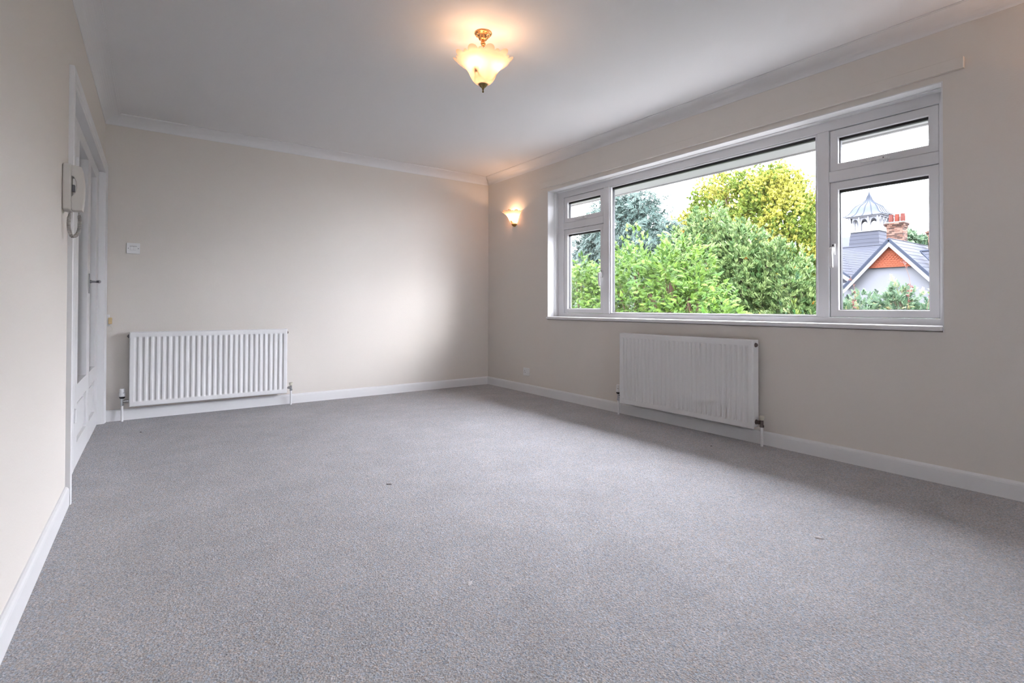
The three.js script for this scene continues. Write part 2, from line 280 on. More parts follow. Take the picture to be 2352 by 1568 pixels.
// ------------------------------------------------------------------ radiators
function radiator(label, w, y0, h, nFl, pos, turn) {
  const t = thing('radiator', label, 'radiator', pos, turn, 'panel radiators');
  const zf = .098, zb = .030, pitch = (w - .05) / nFl;
  const cols = []; const flute = (x) => { const a = ((x - .025) / pitch) % 1; if (x < .025 || x > w - .025) return 0; const d = Math.abs(a - .5); return d < .17 ? 1 : d < .29 ? (.29 - d) / .12 : 0; };
  cols.push([0, .012], [.001, .004], [.004, .001], [.007, 0], [.012, 0]);
  for (let i = 0; i < nFl; i++) for (const a of [.05, .21, .33, .5, .67, .79, .95]) cols.push([.025 + (i + a) * pitch, 0]);
  cols.push([w - .012, 0], [w - .007, 0], [w - .004, .001], [w - .001, .004], [w, .012]);
  const rows = [[0, .012, 0], [.001, .004, 0], [.004, .001, 0], [.008, 0, 0], [.034, 0, 0], [.040, 0, .35], [.050, 0, 1], [h - .050, 0, 1], [h - .040, 0, .35], [h - .034, 0, 0], [h - .008, 0, 0], [h - .004, .001, 0], [h - .001, .004, 0], [h, .012, 0]];
  const panel = grid(cols.length - 1, rows.length - 1, (u, v, i, j) => [cols[i][0], y0 + rows[j][0], zf - Math.max(cols[i][1], rows[j][1]) - .0075 * rows[j][2] * flute(cols[i][0])]);
  obj('front_panel', [panel, box(.002, w - .002, y0 + .002, y0 + h - .002, zf - .022, zf - .011)], M.radiator, t);
  obj('back_panel', box(.004, w - .004, y0 + .004, y0 + h - .012, zb, zb + .014, .005), M.radiator, t);
  for (const x of [.0, w - .0]) obj('side_cover', box(x ? w - .006 : .0, x ? w + .001 : .007, y0 + .012, y0 + h + .002, zb - .002, zf - .008, .003), M.radiator, t);
  const slats = [box(.012, w - .012, y0 + h - .006, y0 + h + .001, zb, zb + .006), box(.012, w - .012, y0 + h - .006, y0 + h + .001, zf - .018, zf - .012)];
  for (let i = 0; i <= 58; i++) { const x = .014 + i * (w - .032) / 58; slats.push(box(x, x + .006, y0 + h - .006, y0 + h, zb, zf - .012)); }
  obj('top_grille', slats, M.radiator, t);
  for (const s of [0, 1]) { const x = s ? w : 0, q = s ? 1 : -1; obj('blanking_plug', [cyl(.015, .013, .008, 20).rotateZ(-q * Math.PI / 2).translate(x + q * .005, y0 + h - .032, .064), cyl(.009, .008, .006, 6).rotateZ(-q * Math.PI / 2).translate(x + q * .011, y0 + h - .032, .064)], s ? M.darkMetal : M.grey, t); }
  for (const x of [.10, w - .10]) obj('wall_bracket', box(x - .015, x + .015, y0 + .05, y0 + h - .06, .0015, zb), M.radiator, t);
  // thermostatic valve on the left
  const vx = -.042, vz = .060, ya = y0 + .045;
  const tv = obj('thermostatic_valve', [cyl(.0105, .0105, .052, 20).translate(vx, ya - .003, vz), cyl(.014, .014, .014, 6).translate(vx, ya - .027, vz), cyl(.009, .009, .044, 16).rotateZ(Math.PI / 2).translate(vx + .022, ya, vz), cyl(.0145, .0145, .014, 6).rotateZ(Math.PI / 2).translate(vx + .023, ya, vz), cyl(.013, .013, .008, 16).rotateZ(Math.PI / 2).translate(vx + .037, ya, vz)], M.chrome, t);
  obj('collar', lathe([[0, 0], [.014, 0], [.0185, .006], [.019, .016], [0, .016]], 24, vx, ya + .022, vz), M.black, tv);
  const cap = []; cap.push(lathe([[0, .037], [.019, .037], [.0205, .042], [.0205, .062], [.018, .066], [.0185, .068], [.017, .094], [.0145, .099], [0, .1]], 28, vx, ya, vz)); for (let i = 0; i < 14; i++) { const a = i / 14 * 2 * Math.PI; cap.push(box(-.0012, .0012, .071, .094, .0165, .0188).rotateY(a).translate(vx, ya, vz)); }
  obj('cap', cap, M.plastic, tv);
  obj('pointer', box(vx + .004, vx + .014, ya + .0655, ya + .0685, vz + .0155, vz + .0205), M.grey, tv);
  obj('pipe', cyl(.0085, .0085, ya - .03, 16).translate(vx, (ya - .03) / 2 - .001, vz), M.gloss, t);
  // lockshield valve on the right
  const lx = w + .040;
  const lv = obj('lockshield_valve', [cyl(.0095, .0095, .045, 18).translate(lx, ya - .002, vz), cyl(.0135, .0135, .014, 6).translate(lx, ya - .021, vz), cyl(.008, .008, .04, 16).rotateZ(Math.PI / 2).translate(lx - .02, ya, vz), cyl(.0135, .0135, .013, 6).rotateZ(Math.PI / 2).translate(lx - .019, ya, vz), cyl(.016, .016, .005, 20).rotateZ(Math.PI / 2).translate(lx - .0385, ya, vz)], pos[2] > -4 ? M.darkMetal : M.chrome, t);
  obj('cap', lathe([[0, 0], [.0125, 0], [.0165, .022], [.0165, .025], [.013, .028], [0, .028]], 24, lx, ya + .018, vz), M.cream, lv);
  obj('pipe', cyl(.0085, .0085, ya - .025, 16).translate(lx, (ya - .025) / 2 - .001, vz), M.gloss, t);
  return t;
}
radiator('white fluted panel radiator on the far wall beside the door', 1.166, .112, .585, 28, [-.036, 0, ZB], 0);
radiator('white fluted panel radiator fixed under the window sill', 1.163, .106, .580, 29, [XW, 0, -3.036], -Math.PI / 2);

// ------------------------------------------------------------------ small fittings
{ // rocker switch on the far wall
  const t = thing('light_switch', 'white two gang light switch plate on the far wall near the door', 'light switch', [-.016, 1.363, ZB]);
  obj('plate', box(-.044, .044, -.043, .043, 0, .009, .003), M.plastic, t);
  for (const x of [-.011, .011]) obj('rocker', box(x - .0095, x + .0095, -.014, .016, .008, .013, .002).rotateX(.05), M.plastic, t);
  for (const x of [-.033, .033]) obj('screw', cyl(.003, .003, .003, 12).rotateX(Math.PI / 2).translate(x, 0, .009), M.grey, t);
  obj('rocker_gap', box(-.0225, .0225, .0155, .0185, .0075, .0098), M.grey, t);
}
{ // socket on the window wall
  const t = thing('wall_socket', 'white switched power socket low on the wall between corner and window radiator', 'socket', [XW, .217, -4.433], -Math.PI / 2);
  obj('plate', box(-.050, .050, -.041, .041, 0, .010, .003), M.plastic, t);
  for (const [x, y, w, h] of [[-.020, .012, .004, .008], [-.031, -.006, .007, .004], [-.011, -.006, .007, .004]]) obj('slot', box(x - w / 2, x + w / 2, y - h / 2, y + h / 2, .0095, .0106), M.black, t);
  obj('rocker', box(.010, .020, .0, .03, .009, .0145, .002), M.plastic, t);
  obj('rocker', box(.030, .040, .0, .03, .009, .0145, .002), M.plastic, t);
}
{ // old telephone point in the corner by the door frame
  const t = thing('telephone_point', 'small white box with a yellowed plug and thin wire beside the door frame', 'socket', [-.168, .79, ZB]);
  obj('plate', box(-.028, .006, -.045, .045, 0, .016, .003), M.plastic, t);
  obj('plug', box(-.002, .022, -.028, .022, .010, .040, .004), M.yellowed, t);
  obj('wire', tube([[.010, -.028, .02], [.016, -.05, .012], [.024, -.068, .006], [.020, -.082, .004], [-.004, -.087, .003], [-.02, -.086, .002]], .0012, 30, 6), M.cream, t);
}
{ // entry phone on the door wall
  const t = thing('entry_phone', 'cream wall mounted entry phone with a coiled cord beside the door', 'phone', lw(2.228, 0, 1.31), -TH);
  obj('base', box(.001, .030, 0, .20, -.043, .043, .008), M.phone, t);
  const s = new THREE.Shape(); s.moveTo(.031, .194); s.lineTo(.060, .190); s.quadraticCurveTo(.070, .150, .070, .10); s.quadraticCurveTo(.070, .05, .064, .006); s.lineTo(.034, .004); s.lineTo(.031, .012); s.lineTo(.031, .058); s.quadraticCurveTo(.048, .075, .050, .10); s.quadraticCurveTo(.050, .128, .040, .148); s.lineTo(.031, .152); s.closePath();
  obj('handset', new THREE.ExtrudeGeometry(s, { depth: .046, bevelEnabled: true, bevelSize: .003, bevelThickness: .004, bevelSegments: 3 }).translate(0, 0, -.023), M.phone, t);
  obj('hook_switch', box(.029, .040, .085, .115, -.012, .012, .003), M.grey, t);
  // coiled cord hanging in a loop
  const path = new THREE.CatmullRomCurve3([[.026, -.002, .020], [.024, -.02, .022], [.022, -.05, .024], [.024, -.085, .020], [.032, -.108, .008], [.046, -.100, -.006], [.054, -.070, -.010], [.056, -.035, -.008], [.052, .002, -.004]].map((p) => new THREE.Vector3(...p)));
  const N = 46, pts = [], fr = path.computeFrenetFrames(N * 10, false);
  for (let i = 0; i <= N * 10; i++) { const q = i / (N * 10), c = path.getPointAt(q), a = i / 10 * 2 * Math.PI, r = .0058 * Math.min(1, q * 8, (1 - q) * 10); pts.push(c.addScaledVector(fr.normals[i], r * Math.cos(a)).addScaledVector(fr.binormals[i], r * Math.sin(a))); }
  obj('coiled_cord', new THREE.TubeGeometry(new THREE.CatmullRomCurve3(pts), N * 10, .0019, 5), std(rgb(.45, .43, .40), .5), t);
}

// ------------------------------------------------------------------ lamps
const shadeMat = new THREE.MeshPhysicalMaterial({ color: rgb(.68, .53, .42), transmission: .8, roughness: .93, thickness: 0, ior: 1.45, side: THREE.DoubleSide });
const bulbMat = new THREE.MeshStandardMaterial({ color: rgb(1, .9, .75), emissive: rgb(1, .72, .40), emissiveIntensity: 5, roughness: .4 });
const WARM = rgb(1, .58, .33);
function lobes(a, n) { // petals round a rim: large ones with a small one between
  const t = (a / (2 * Math.PI) * n) % 1, c = (x, w) => Math.sqrt(Math.max(0, 1 - (x / w) ** 2));
  return Math.max(c(t - .5, .33), .62 * c(Math.min(t, 1 - t), .19));
}
// bowl surface: profile rows [radius, height]; the last rows carry the petals
function petalBowl(rows, n, arc, seg, lift, out, rip, squash = 1) {
  const m = rows.length - 1, up = 7;
  return grid(seg, m + up, (u, v, i, j) => {
    const a = u * arc, l = lobes(a + .3, n);
    let r, y;
    if (j <= m) { [r, y] = rows[j]; const k = j / m; r *= 1 + rip * k * Math.cos(a * n + .3 * n + Math.PI); }
    else { const k = (j - m) / up; [r, y] = rows[m]; r *= 1 + rip * Math.cos(a * n + .3 * n + Math.PI); r += out * k * l; y += lift * l * (k - .25 * k * k); }
    return [r * Math.cos(a), y, r * Math.sin(a) * squash];
  });
}
{ // semi-flush ceiling light
  const y0 = -.284, t = thing('ceiling_light', 'gilt ceiling light with a frosted petal edged glass bowl, lit', 'ceiling light', [1.538, CH, -2.421]);
  const rose = [lathe([[0, 0], [.047, 0], [.048, -.004], [.046, -.008], [.041, -.010], [.030, -.018], [.024, -.030], [.020, -.038], [.010, -.042], [0, -.042]], 40)];
  for (let i = 0; i < 12; i++) { const a = i / 12 * 2 * Math.PI; rose.push(new THREE.SphereGeometry(.0048, 10, 8).scale(1, .7, 1.5).rotateY(-a + Math.PI / 2).translate(.035 * Math.cos(a), -.0135, .035 * Math.sin(a))); }
  for (let i = 0; i < 8; i++) { const a = (i + .5) / 8 * 2 * Math.PI; rose.push(new THREE.SphereGeometry(.0045, 8, 6).scale(1, 1.6, 1).translate(.0245 * Math.cos(a), -.026, .0245 * Math.sin(a))); }
  obj('ceiling_rose', rose, M.gilt, t);
  const link = [tube([[0, -.040, 0], [.006, -.046, 0], [.0125, -.058, 0], [.006, -.070, 0], [0, -.075, 0], [-.006, -.070, 0], [-.0125, -.058, 0], [-.006, -.046, 0], [0, -.040, 0]], .0035, 40, 8), new THREE.SphereGeometry(.011, 14, 10).translate(0, -.058, 0), tube([[0, -.072, 0], [-.008, -.082, .003], [-.010, -.090, .004], [0, -.10, 0]], .0032, 20, 8)];
  obj('link', link, M.gilt, t);
  obj('stem', [cyl(.006, .006, .2, 14).translate(0, -.195, 0), lathe([[0, -.12], [.022, -.118], [.024, -.112], [.012, -.106], [0, -.104]], 24)], M.brass, t);
  const rows = [[.020, y0 + .0], [.030, y0 + .002], [.044, y0 + .010], [.056, y0 + .022], [.066, y0 + .038], [.074, y0 + .056], [.083, y0 + .074], [.094, y0 + .090], [.107, y0 + .104], [.122, y0 + .116], [.134, y0 + .124]];
  obj('glass_shade', petalBowl(rows, 10, 2 * Math.PI, 200, .032, .030, .012), shadeMat, t);
  const cup = lathe([[0, y0 - .044], [.0035, y0 - .043], [.0055, y0 - .038], [.003, y0 - .033], [.005, y0 - .026], [.008, y0 - .018], [.018, y0 - .010], [.025, y0 + .002], [.0275, y0 + .006], [.0255, y0 + .009], [0, y0 + .009]], 32);
  obj('finial', cup, std(rgb(.20, .15, .06), .35, { metalness: 1 }), t);
  for (let i = 0; i < 3; i++) {
    const a = i / 3 * 2 * Math.PI + .62, x = .062 * Math.cos(a), z = .062 * Math.sin(a);
    obj('lamp_holder', [cyl(.011, .011, .03, 14).translate(x, y0 + .066, z), tube([[0, y0 + .05, 0], [x * .5, y0 + .044, z * .5], [x, y0 + .055, z]], .004, 12, 8)], M.brass, t);
    obj('bulb', lathe([[0, 0], [.009, 0], [.012, .008], [.017, .022], [.018, .032], [.014, .045], [.007, .055], [0, .060]], 18, x, y0 + .080, z), bulbMat, t);
    const l = new THREE.PointLight(WARM, .07, 0, 2); l.position.set(x, y0 + .110, z); l.castShadow = true; l.shadow.radius = .7; t.add(l);
  }
}
function sconce(label, z) {
  const t = thing('wall_light', label, 'wall light', [XW, 1.79, z], -Math.PI / 2, 'half bowl wall lights');
  const rows = [[.034, .012], [.043, .030], [.052, .050], [.061, .070], [.071, .090], [.084, .108], [.101, .124], [.118, .136]];
  obj('glass_shade', petalBowl(rows, 12, Math.PI, 110, .026, .030, .01, 1.07).translate(0, 0, .002), shadeMat, t);
  obj('cup', [lathe([[0, -.012], [.012, -.010], [.022, -.004], [.034, .006], [.040, .014], [.038, .018], [0, .018]], 32).scale(1, 1, 1).translate(0, 0, .0)].map((g) => { const p = g.attributes.position; for (let i = 0; i < p.count; i++) p.setZ(i, Math.max(0, p.getZ(i))); g.computeVertexNormals(); return g; }), M.brass, t);
  obj('lamp_holder', [box(-.02, .02, .03, .07, 0, .02, .004), cyl(.011, .011, .03, 14).translate(0, .055, .045), box(-.006, .006, .04, .05, .01, .05)], M.brass, t);
  obj('bulb', lathe([[0, 0], [.009, 0], [.012, .006], [.017, .020], [.017, .030], [.013, .040], [.006, .048], [0, .050]], 18, 0, .068, .045), bulbMat, t);
  const l = new THREE.PointLight(WARM, .28, 0, 2); l.position.set(0, .094, .045); l.castShadow = true; l.shadow.radius = .6; t.add(l);
  return t;
}
sconce('frosted glass half bowl wall light, lit, between the room corner and the window', -4.652);
sconce('frosted glass half bowl wall light past the near end of the window', -.25);

// specks trodden into the carpet
{
  const r = rng(5), bits = [[.04, -4.613, .010, 'dark', 'dark speck of fluff on the carpet in front of the far radiator'], [1.052, -2.537, .013, 'dark', 'dark speck of fluff on the carpet in the middle of the room'], [.89, -1.477, .012, 'pale', 'pale tuft of fluff on the carpet nearest the camera'], [2.178, -.978, .016, 'pale', 'pale tuft of fluff on the carpet towards the bottom right'], [3.049, -2.027, .009, 'dark', 'black crumb on the carpet below the window radiator']];
  for (const [x, z, s, k, label] of bits) {
    const g = new THREE.IcosahedronGeometry(s, 2), p = g.attributes.position; for (let i = 0; i < p.count; i++) { const n = 1 + .5 * noise.noise(p.getX(i) / s * 1.3 + x * 9, p.getY(i) / s * 1.3, p.getZ(i) / s * 1.3); p.setXYZ(i, p.getX(i) * n * 1.2, Math.max(0, p.getY(i) * .3 * n), p.getZ(i) * n * .7); } g.computeVertexNormals();
    const o = obj('carpet_fluff', g.rotateY(r() * 3), k === 'dark' ? std(rgb(.20, .185, .18), 1) : std(rgb(.60, .58, .57), 1)); o.position.set(x, 0, z); tag(o, label, 'fluff');
  }
}
// ------------------------------------------------------------------ outside: eaves, garden, trees, the house opposite
const dull = (c, roughness = .9) => new THREE.MeshPhysicalMaterial({ color: c, roughness, specularIntensity: .15 });
const white = dull(rgb(.13, .134, .143)), slateMat = dull(rgb(.027, .029, .0365)), slateEdge = dull(rgb(.018, .022, .032)), lead = dull(rgb(.034, .039, .048), .7), render_ = dull(rgb(.078, .081, .090));
const terracotta = dull(rgb(.080, .023, .012)), brickMat = [dull(rgb(.056, .029, .021)), dull(rgb(.026, .015, .012)), dull(rgb(.084, .048, .036))], mortar = dull(rgb(.13, .117, .104)), potMat = dull(rgb(.062, .016, .011));
{ // the eaves of this building
  const r = thing('roof_eaves', 'white painted soffit and fascia of the eaves just above the window outside', 'eaves', [3.65, 2.10, -2]);
  obj('soffit', box(.0, .545, 0, .02, -7, 9), std(rgb(.20, .21, .207), .6), r);
  obj('fascia', box(.525, .550, -.012, .20, -7, 9, .004), std(rgb(.20, .20, .20), .6), r);
  obj('gutter', [new THREE.CylinderGeometry(.055, .055, 16, 16, 1, false, 0, Math.PI).rotateX(Math.PI / 2).rotateZ(-Math.PI / 2).translate(.61, .16, 1)], std(rgb(.45, .45, .46), .5), r);
  obj('roof_slope', poly([[.66, .19, 9], [.66, .19, -7], [-6, 3.3, -7], [-6, 3.3, 9]], .06, [0, 1, 0]), slateMat, r);
}
struct('wall_outside', [box(3.50, 3.65, -2.85, -.02, ZB - 4, ZF + 4), box(3.50, 3.65, -.02, 2.6, ZB - 4, ZB - .3), box(3.50, 3.65, -.02, 2.6, ZF + .3, ZF + 4)], brickMat[2]).userData.label = 'outer face of this building below and beside the room';
struct('ground', planar(box(-70, 90, -3.2, -2.8, -70, 70)), std(rgb(.17, .165, .155), 1)).userData.label = 'gravel ground below the window';

// ---- leaves, each one sprig of the kind
function bladeStrip(pts, w, fold = .25) { // a leaf along pts with half widths w
  const v = [], up = new THREE.Vector3(0, 0, 1); let prev = null;
  for (let i = 0; i < pts.length; i++) {
    const p = new THREE.Vector3(...pts[i]), t = new THREE.Vector3(...pts[Math.min(i + 1, pts.length - 1)]).sub(new THREE.Vector3(...pts[Math.max(0, i - 1)])).normalize(), s = new THREE.Vector3().crossVectors(t, up).normalize(), n = new THREE.Vector3().crossVectors(s, t);
    const a = p.clone().addScaledVector(s, -w[i]).addScaledVector(n, fold * w[i]), b = p, c = p.clone().addScaledVector(s, w[i]).addScaledVector(n, fold * w[i]);
    if (prev) { const [A, B, C] = prev; for (const [x, y, z] of [[A, B, b], [A, b, a], [B, C, c], [B, c, b]]) v.push(...x.toArray(), ...y.toArray(), ...z.toArray()); }
    prev = [a, b, c];
  }
  const g = new THREE.BufferGeometry(); g.setAttribute('position', new THREE.Float32BufferAttribute(v, 3)); g.computeVertexNormals(); return clean(g);
}
// all sprigs grow along +x with their face to +z
function spray(seed, n, len, w, droop) { // a feathery fan of conifer shoots whose tips curl down
  const r = rng(seed), l = [];
  for (let i = 0; i < n; i++) {
    const k = i / (n - 1), side = i % 2 ? 1 : -1, x0 = k * .72, a = side * (1.05 - .75 * k) * (.8 + .4 * r()), L = len * (.55 - .25 * k) * (.8 + .4 * r()), pts = [];
    for (let j = 0; j < 4; j++) { const q = j / 3; pts.push([x0 * len + L * q * Math.cos(a), L * q * Math.sin(a) * (1 - .2 * q), -droop * len * (x0 * x0 + q * q * .35) + .03 * len * r()]); }
    l.push(bladeStrip(pts, [w * .5, w, w * .85, w * .1], .3));
  }
  l.push(bladeStrip([[0, 0, 0], [len * .4, 0, -droop * len * .1], [len * .75, 0, -droop * len * .5], [len * 1.05, 0, -droop * len * 1.05]], [w * .6, w * .8, w, w * .1], .3));
  return join(l);
}
function leafSprig(seed, n, len, w) { // pointed leaves round a short shoot
  const r = rng(seed), l = [];
  for (let i = 0; i < n; i++) {
    const g = bladeStrip([[0, 0, 0], [len * .3, 0, .02 * len], [len * .68, 0, .01 * len], [len, 0, -.10 * len]], [w * .15, w, w * .8, 0], .35);
    g.rotateX((r() - .5) * 1.2).rotateY(-.15 - .75 * r()).rotateX(i / n * 2 * Math.PI + r()); g.translate(len * .45 * i / n, 0, 0); l.push(g);
  }
  return join(l);
}
const leafM = (c, rough = .5) => new THREE.MeshPhysicalMaterial({ color: c, roughness: rough, transmission: .28, thickness: 0, side: THREE.DoubleSide, specularIntensity: .25 });
// a crown: blobs [x, y, z, rx, ry, rz]; sprigs sit over them and inside them; the part list takes the ones that show largest
function plant(name, label, category, o) {
  const r = rng(o.seed), t = thing(name, label, category, [o.base[0], -2.8, o.base[1]], 0, o.group);
  const area = o.blobs.map((b) => b[3] * b[4] + b[4] * b[5] + b[3] * b[5]), sum = area.reduce((a, b) => a + b), list = [];
  const V3 = THREE.Vector3, q = new THREE.Quaternion(), eye = new V3(2, 1.2, -2);
  let guard = 0;
  while (list.length < o.n && guard++ < o.n * 12) {
    let k = r() * sum, i = 0; while (k > area[i]) k -= area[i++];
    const b = o.blobs[i], d = new V3(r() * 2 - 1, r() * 2 - 1, r() * 2 - 1); const L = d.length(); if (L > 1 || L < .1) continue; d.divideScalar(L);
    if (d.x > .25 && r() < .75) continue;                                        // fewer on the side away from the house
    const f = o.rough ?? .28, bump = 1 + f * noise.noise(d.x * 2.3 + i * 7.1, d.y * 2.3, d.z * 2.3 + o.seed) + f * .8 * noise.noise(d.x * 5.5 + i, d.y * 5.5 + 3, d.z * 5.5);
    const s = bump * (1 - (r() ** 2) * (o.depth ?? .35)), p = new V3(b[0] + d.x * b[3] * s, b[1] + d.y * b[4] * s, b[2] + d.z * b[5] * s);
    if (o.blobs.some((c, j) => j !== i && ((p.x - c[0]) / c[3]) ** 2 + ((p.y - c[1]) / c[4]) ** 2 + ((p.z - c[2]) / c[5]) ** 2 < .42)) continue;
    if (p.y < -2.75) continue;
    const dir = d.clone().multiply(new V3(1 / b[3], 1 / b[4], 1 / b[5])).normalize().multiplyScalar(o.out ?? .8).add(new V3((r() - .5) * 1.3, (r() - .5) * 1.3 + (o.rise ?? 0), (r() - .5) * 1.3)).normalize();
    const face = new V3(d.x * .6 - .5, .9, d.z * .6).add(new V3((r() - .5) * .9, (r() - .5) * .9, (r() - .5) * .9)), y = new V3().crossVectors(face, dir).normalize(), z = new V3().crossVectors(dir, y);
    q.setFromRotationMatrix(new THREE.Matrix4().makeBasis(dir, y, z));
    const sc = o.size * (.7 + .6 * r()); p.sub(t.position);
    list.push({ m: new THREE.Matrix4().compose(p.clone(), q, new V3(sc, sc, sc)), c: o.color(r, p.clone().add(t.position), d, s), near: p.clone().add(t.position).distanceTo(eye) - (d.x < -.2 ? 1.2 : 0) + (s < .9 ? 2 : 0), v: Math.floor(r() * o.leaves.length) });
  }
  const trunk = [], R = o.trunk ?? .12; for (const b of o.blobs.slice(0, o.stems ?? 3)) trunk.push(tube([[0, 0, 0], [(b[0] - o.base[0]) * .3, (b[1] + 2.8) * .4, (b[2] - o.base[1]) * .3], [(b[0] - o.base[0]) * .8, (b[1] + 2.8) * .8, (b[2] - o.base[1]) * .8], [b[0] - o.base[0], b[1] + 2.8 + b[4] * .5, b[2] - o.base[1]]], R, 20, 8));
  for (const b of o.blobs) for (let i = 0; i < (o.twigs ?? 14); i++) { const d = new V3(r() - .7, r() * 1.4 - .4, r() - .5).normalize(), c = [b[0] - o.base[0], b[1] + 2.8, b[2] - o.base[1]]; trunk.push(tube([[c[0], c[1] - .4 * b[4], c[2]], [c[0] + d.x * b[3] * .5, c[1] + d.y * b[4] * .35, c[2] + d.z * b[5] * .5], [c[0] + d.x * b[3] * .75, c[1] + d.y * b[4] * .75, c[2] + d.z * b[5] * .75]], R * .16, 6, 5)); }
  obj('trunk', trunk, o.bark, t);
  const order = list.map((_, i) => i).sort((a, b) => list[a].near - list[b].near), parts = new Set(order.slice(0, o.parts ?? 0));
  const mats = new Map(), matOf = (c) => { const h = [c.r, c.g, c.b].map((x) => Math.round(x * 24) / 24), key = h.join(); if (!mats.has(key)) { const m = o.mat.clone(); m.color.setRGB(...c.toArray().map((x, i) => Math.max(.008, h[i] || x))); mats.set(key, m); } return mats.get(key); };
  for (const i of parts) { const m = new THREE.Mesh(o.leaves[list[i].v], matOf(list[i].c)); m.name = o.leafName; m.applyMatrix4(list[i].m); m.castShadow = m.receiveShadow = true; t.add(m); }
  o.leaves.forEach((g, v) => {
    const rest = list.filter((x, i) => x.v === v && !parts.has(i)), im = new THREE.InstancedMesh(g, o.mat, rest.length); im.name = 'foliage'; im.userData.kind = 'stuff'; im.castShadow = im.receiveShadow = true;
    rest.forEach((x, i) => { im.setMatrixAt(i, x.m); im.setColorAt(i, x.c); }); t.add(im);
  });
  return t;
}
const bark = std(rgb(.10, .07, .05), .95), redBark = std(rgb(.075, .038, .024), .95);
const tone = (a, b, k) => new THREE.Color().setRGB(a[0] + (b[0] - a[0]) * k, a[1] + (b[1] - a[1]) * k, a[2] + (b[2] - a[2]) * k);
plant('conifer_bush', 'bright yellow green feathery conifer filling the lower left of the big pane', 'conifer', {
  seed: 101, base: [8.6, -6.9], n: 26000, size: .62, parts: 200, leafName: 'leaf_spray', bark: redBark, mat: leafM(rgb(1, 1, 1)), rise: .15, depth: .30, rough: .42, out: .9,
  leaves: [spray(1, 9, .17, .0105, .32), spray(2, 10, .15, .010, .4), spray(3, 8, .18, .011, .25)],
  color: (r) => tone([.026, .070, .008], [.100, .172, .020], r() ** 1.2),
  blobs: [[8.7, .62, -7.5, .9, 1.6, .75], [8.9, .35, -8.5, .8, 1.6, .65], [8.6, .6, -6.5, .8, 1.55, .75], [8.7, .35, -9.2, .7, 1.65, .55], [8.5, .3, -5.9, .7, 1.5, .55], [8.3, -.3, -5.3, .65, 1.3, .5], [8.5, -.8, -6.3, 1.0, 1.5, 1.2], [8.6, -.8, -7.8, 1.0, 1.5, 1.2], [9.2, .2, -9.3, .8, 1.6, .7]],
});
plant('blue_conifer', 'tall blue green drooping conifer behind the bright one at left', 'conifer', {
  seed: 102, base: [13.6, -12.2], n: 22000, size: .74, parts: 0, leafName: 'leaf_spray', bark, mat: leafM(rgb(1, 1, 1)), rise: -.25, depth: .4, rough: .45, out: .8,
  leaves: [spray(4, 9, .30, .014, .55), spray(5, 8, .34, .015, .7)],
  color: (r) => tone([.017, .038, .032], [.064, .095, .080], r()),
  blobs: [[13.6, 3.0, -12.5, 1.2, 2.0, 1.3], [13.4, 2.8, -11.2, 1.0, 1.85, .8], [13.8, 2.2, -13.6, 1.2, 2.1, 1.0], [13.4, 1.2, -11.4, 1.5, 2.2, 1.6], [13.6, 0, -12.6, 1.6, 2.4, 1.6], [13.3, 2.1, -10.2, .7, 1.2, .5], [13.9, 1.0, -14.4, 1, 1.9, .9]],
});
plant('laurel_shrub', 'mid green shrub with long glossy leaves below the golden tree', 'shrub', {
  seed: 103, base: [11.06, -5.93], n: 17000, size: .72, parts: 200, leafName: 'leaf_sprig', bark, mat: leafM(rgb(1, 1, 1), .32), rise: .5, depth: .35, rough: .34, out: .7,
  leaves: [leafSprig(11, 7, .135, .0175), leafSprig(12, 6, .15, .018), leafSprig(13, 8, .12, .016)],
  color: (r) => r() < .004 ? tone([.40, .16, .03], [.5, .25, .04], r()) : tone([.042, .088, .028], [.168, .225, .086], r() ** 1.1),
  blobs: [[11.17, 1.64, -7.41, 0.8, 1.54, 0.74], [11.06, 1.24, -6.55, 0.91, 1.48, 0.68], [10.94, 0.79, -5.81, 0.85, 1.42, 0.68], [10.83, 0.33, -5.24, 0.85, 1.37, 0.63], [10.83, 0.44, -6.38, 1.03, 1.48, 1.03], [10.72, -0.35, -5.07, 0.91, 1.37, 0.57], [10.83, -0.7, -5.93, 1.14, 1.6, 1.14], [11.29, 1.24, -8.21, 0.68, 1.48, 0.57]],
});
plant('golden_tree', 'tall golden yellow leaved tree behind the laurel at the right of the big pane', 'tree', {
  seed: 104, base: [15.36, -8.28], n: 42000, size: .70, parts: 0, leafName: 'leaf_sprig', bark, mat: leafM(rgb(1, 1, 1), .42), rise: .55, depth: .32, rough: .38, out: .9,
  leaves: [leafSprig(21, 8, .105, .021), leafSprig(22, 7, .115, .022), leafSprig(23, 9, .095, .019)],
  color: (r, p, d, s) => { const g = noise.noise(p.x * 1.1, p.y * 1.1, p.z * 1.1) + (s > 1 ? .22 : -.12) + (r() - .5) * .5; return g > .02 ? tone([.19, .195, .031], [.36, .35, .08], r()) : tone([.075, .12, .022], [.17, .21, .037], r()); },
  blobs: [[14.9, 2.0, -7.45, 1.0, 1.7, .8], [15.36, 3.06, -8.1, 1.44, 1.92, 1.02], [15.12, 2.7, -7.56, 1.2, 1.68, 0.78], [15.24, 3.17, -9.12, 1.2, 1.92, 0.9], [15.24, 2.93, -10.02, 1.2, 1.86, 0.78], [15.36, 2.45, -10.68, 1.08, 1.56, 0.66], [15.0, 1.38, -7.5, 1.2, 1.8, 0.84], [15.0, 1.5, -8.52, 1.56, 1.92, 1.2], [15.0, 0.06, -7.62, 1.2, 1.92, 0.96], [15.12, -0.18, -8.64, 1.44, 2.04, 1.32], [15.24, 3.78, -7.92, 0.84, 1.2, 0.72]],
});
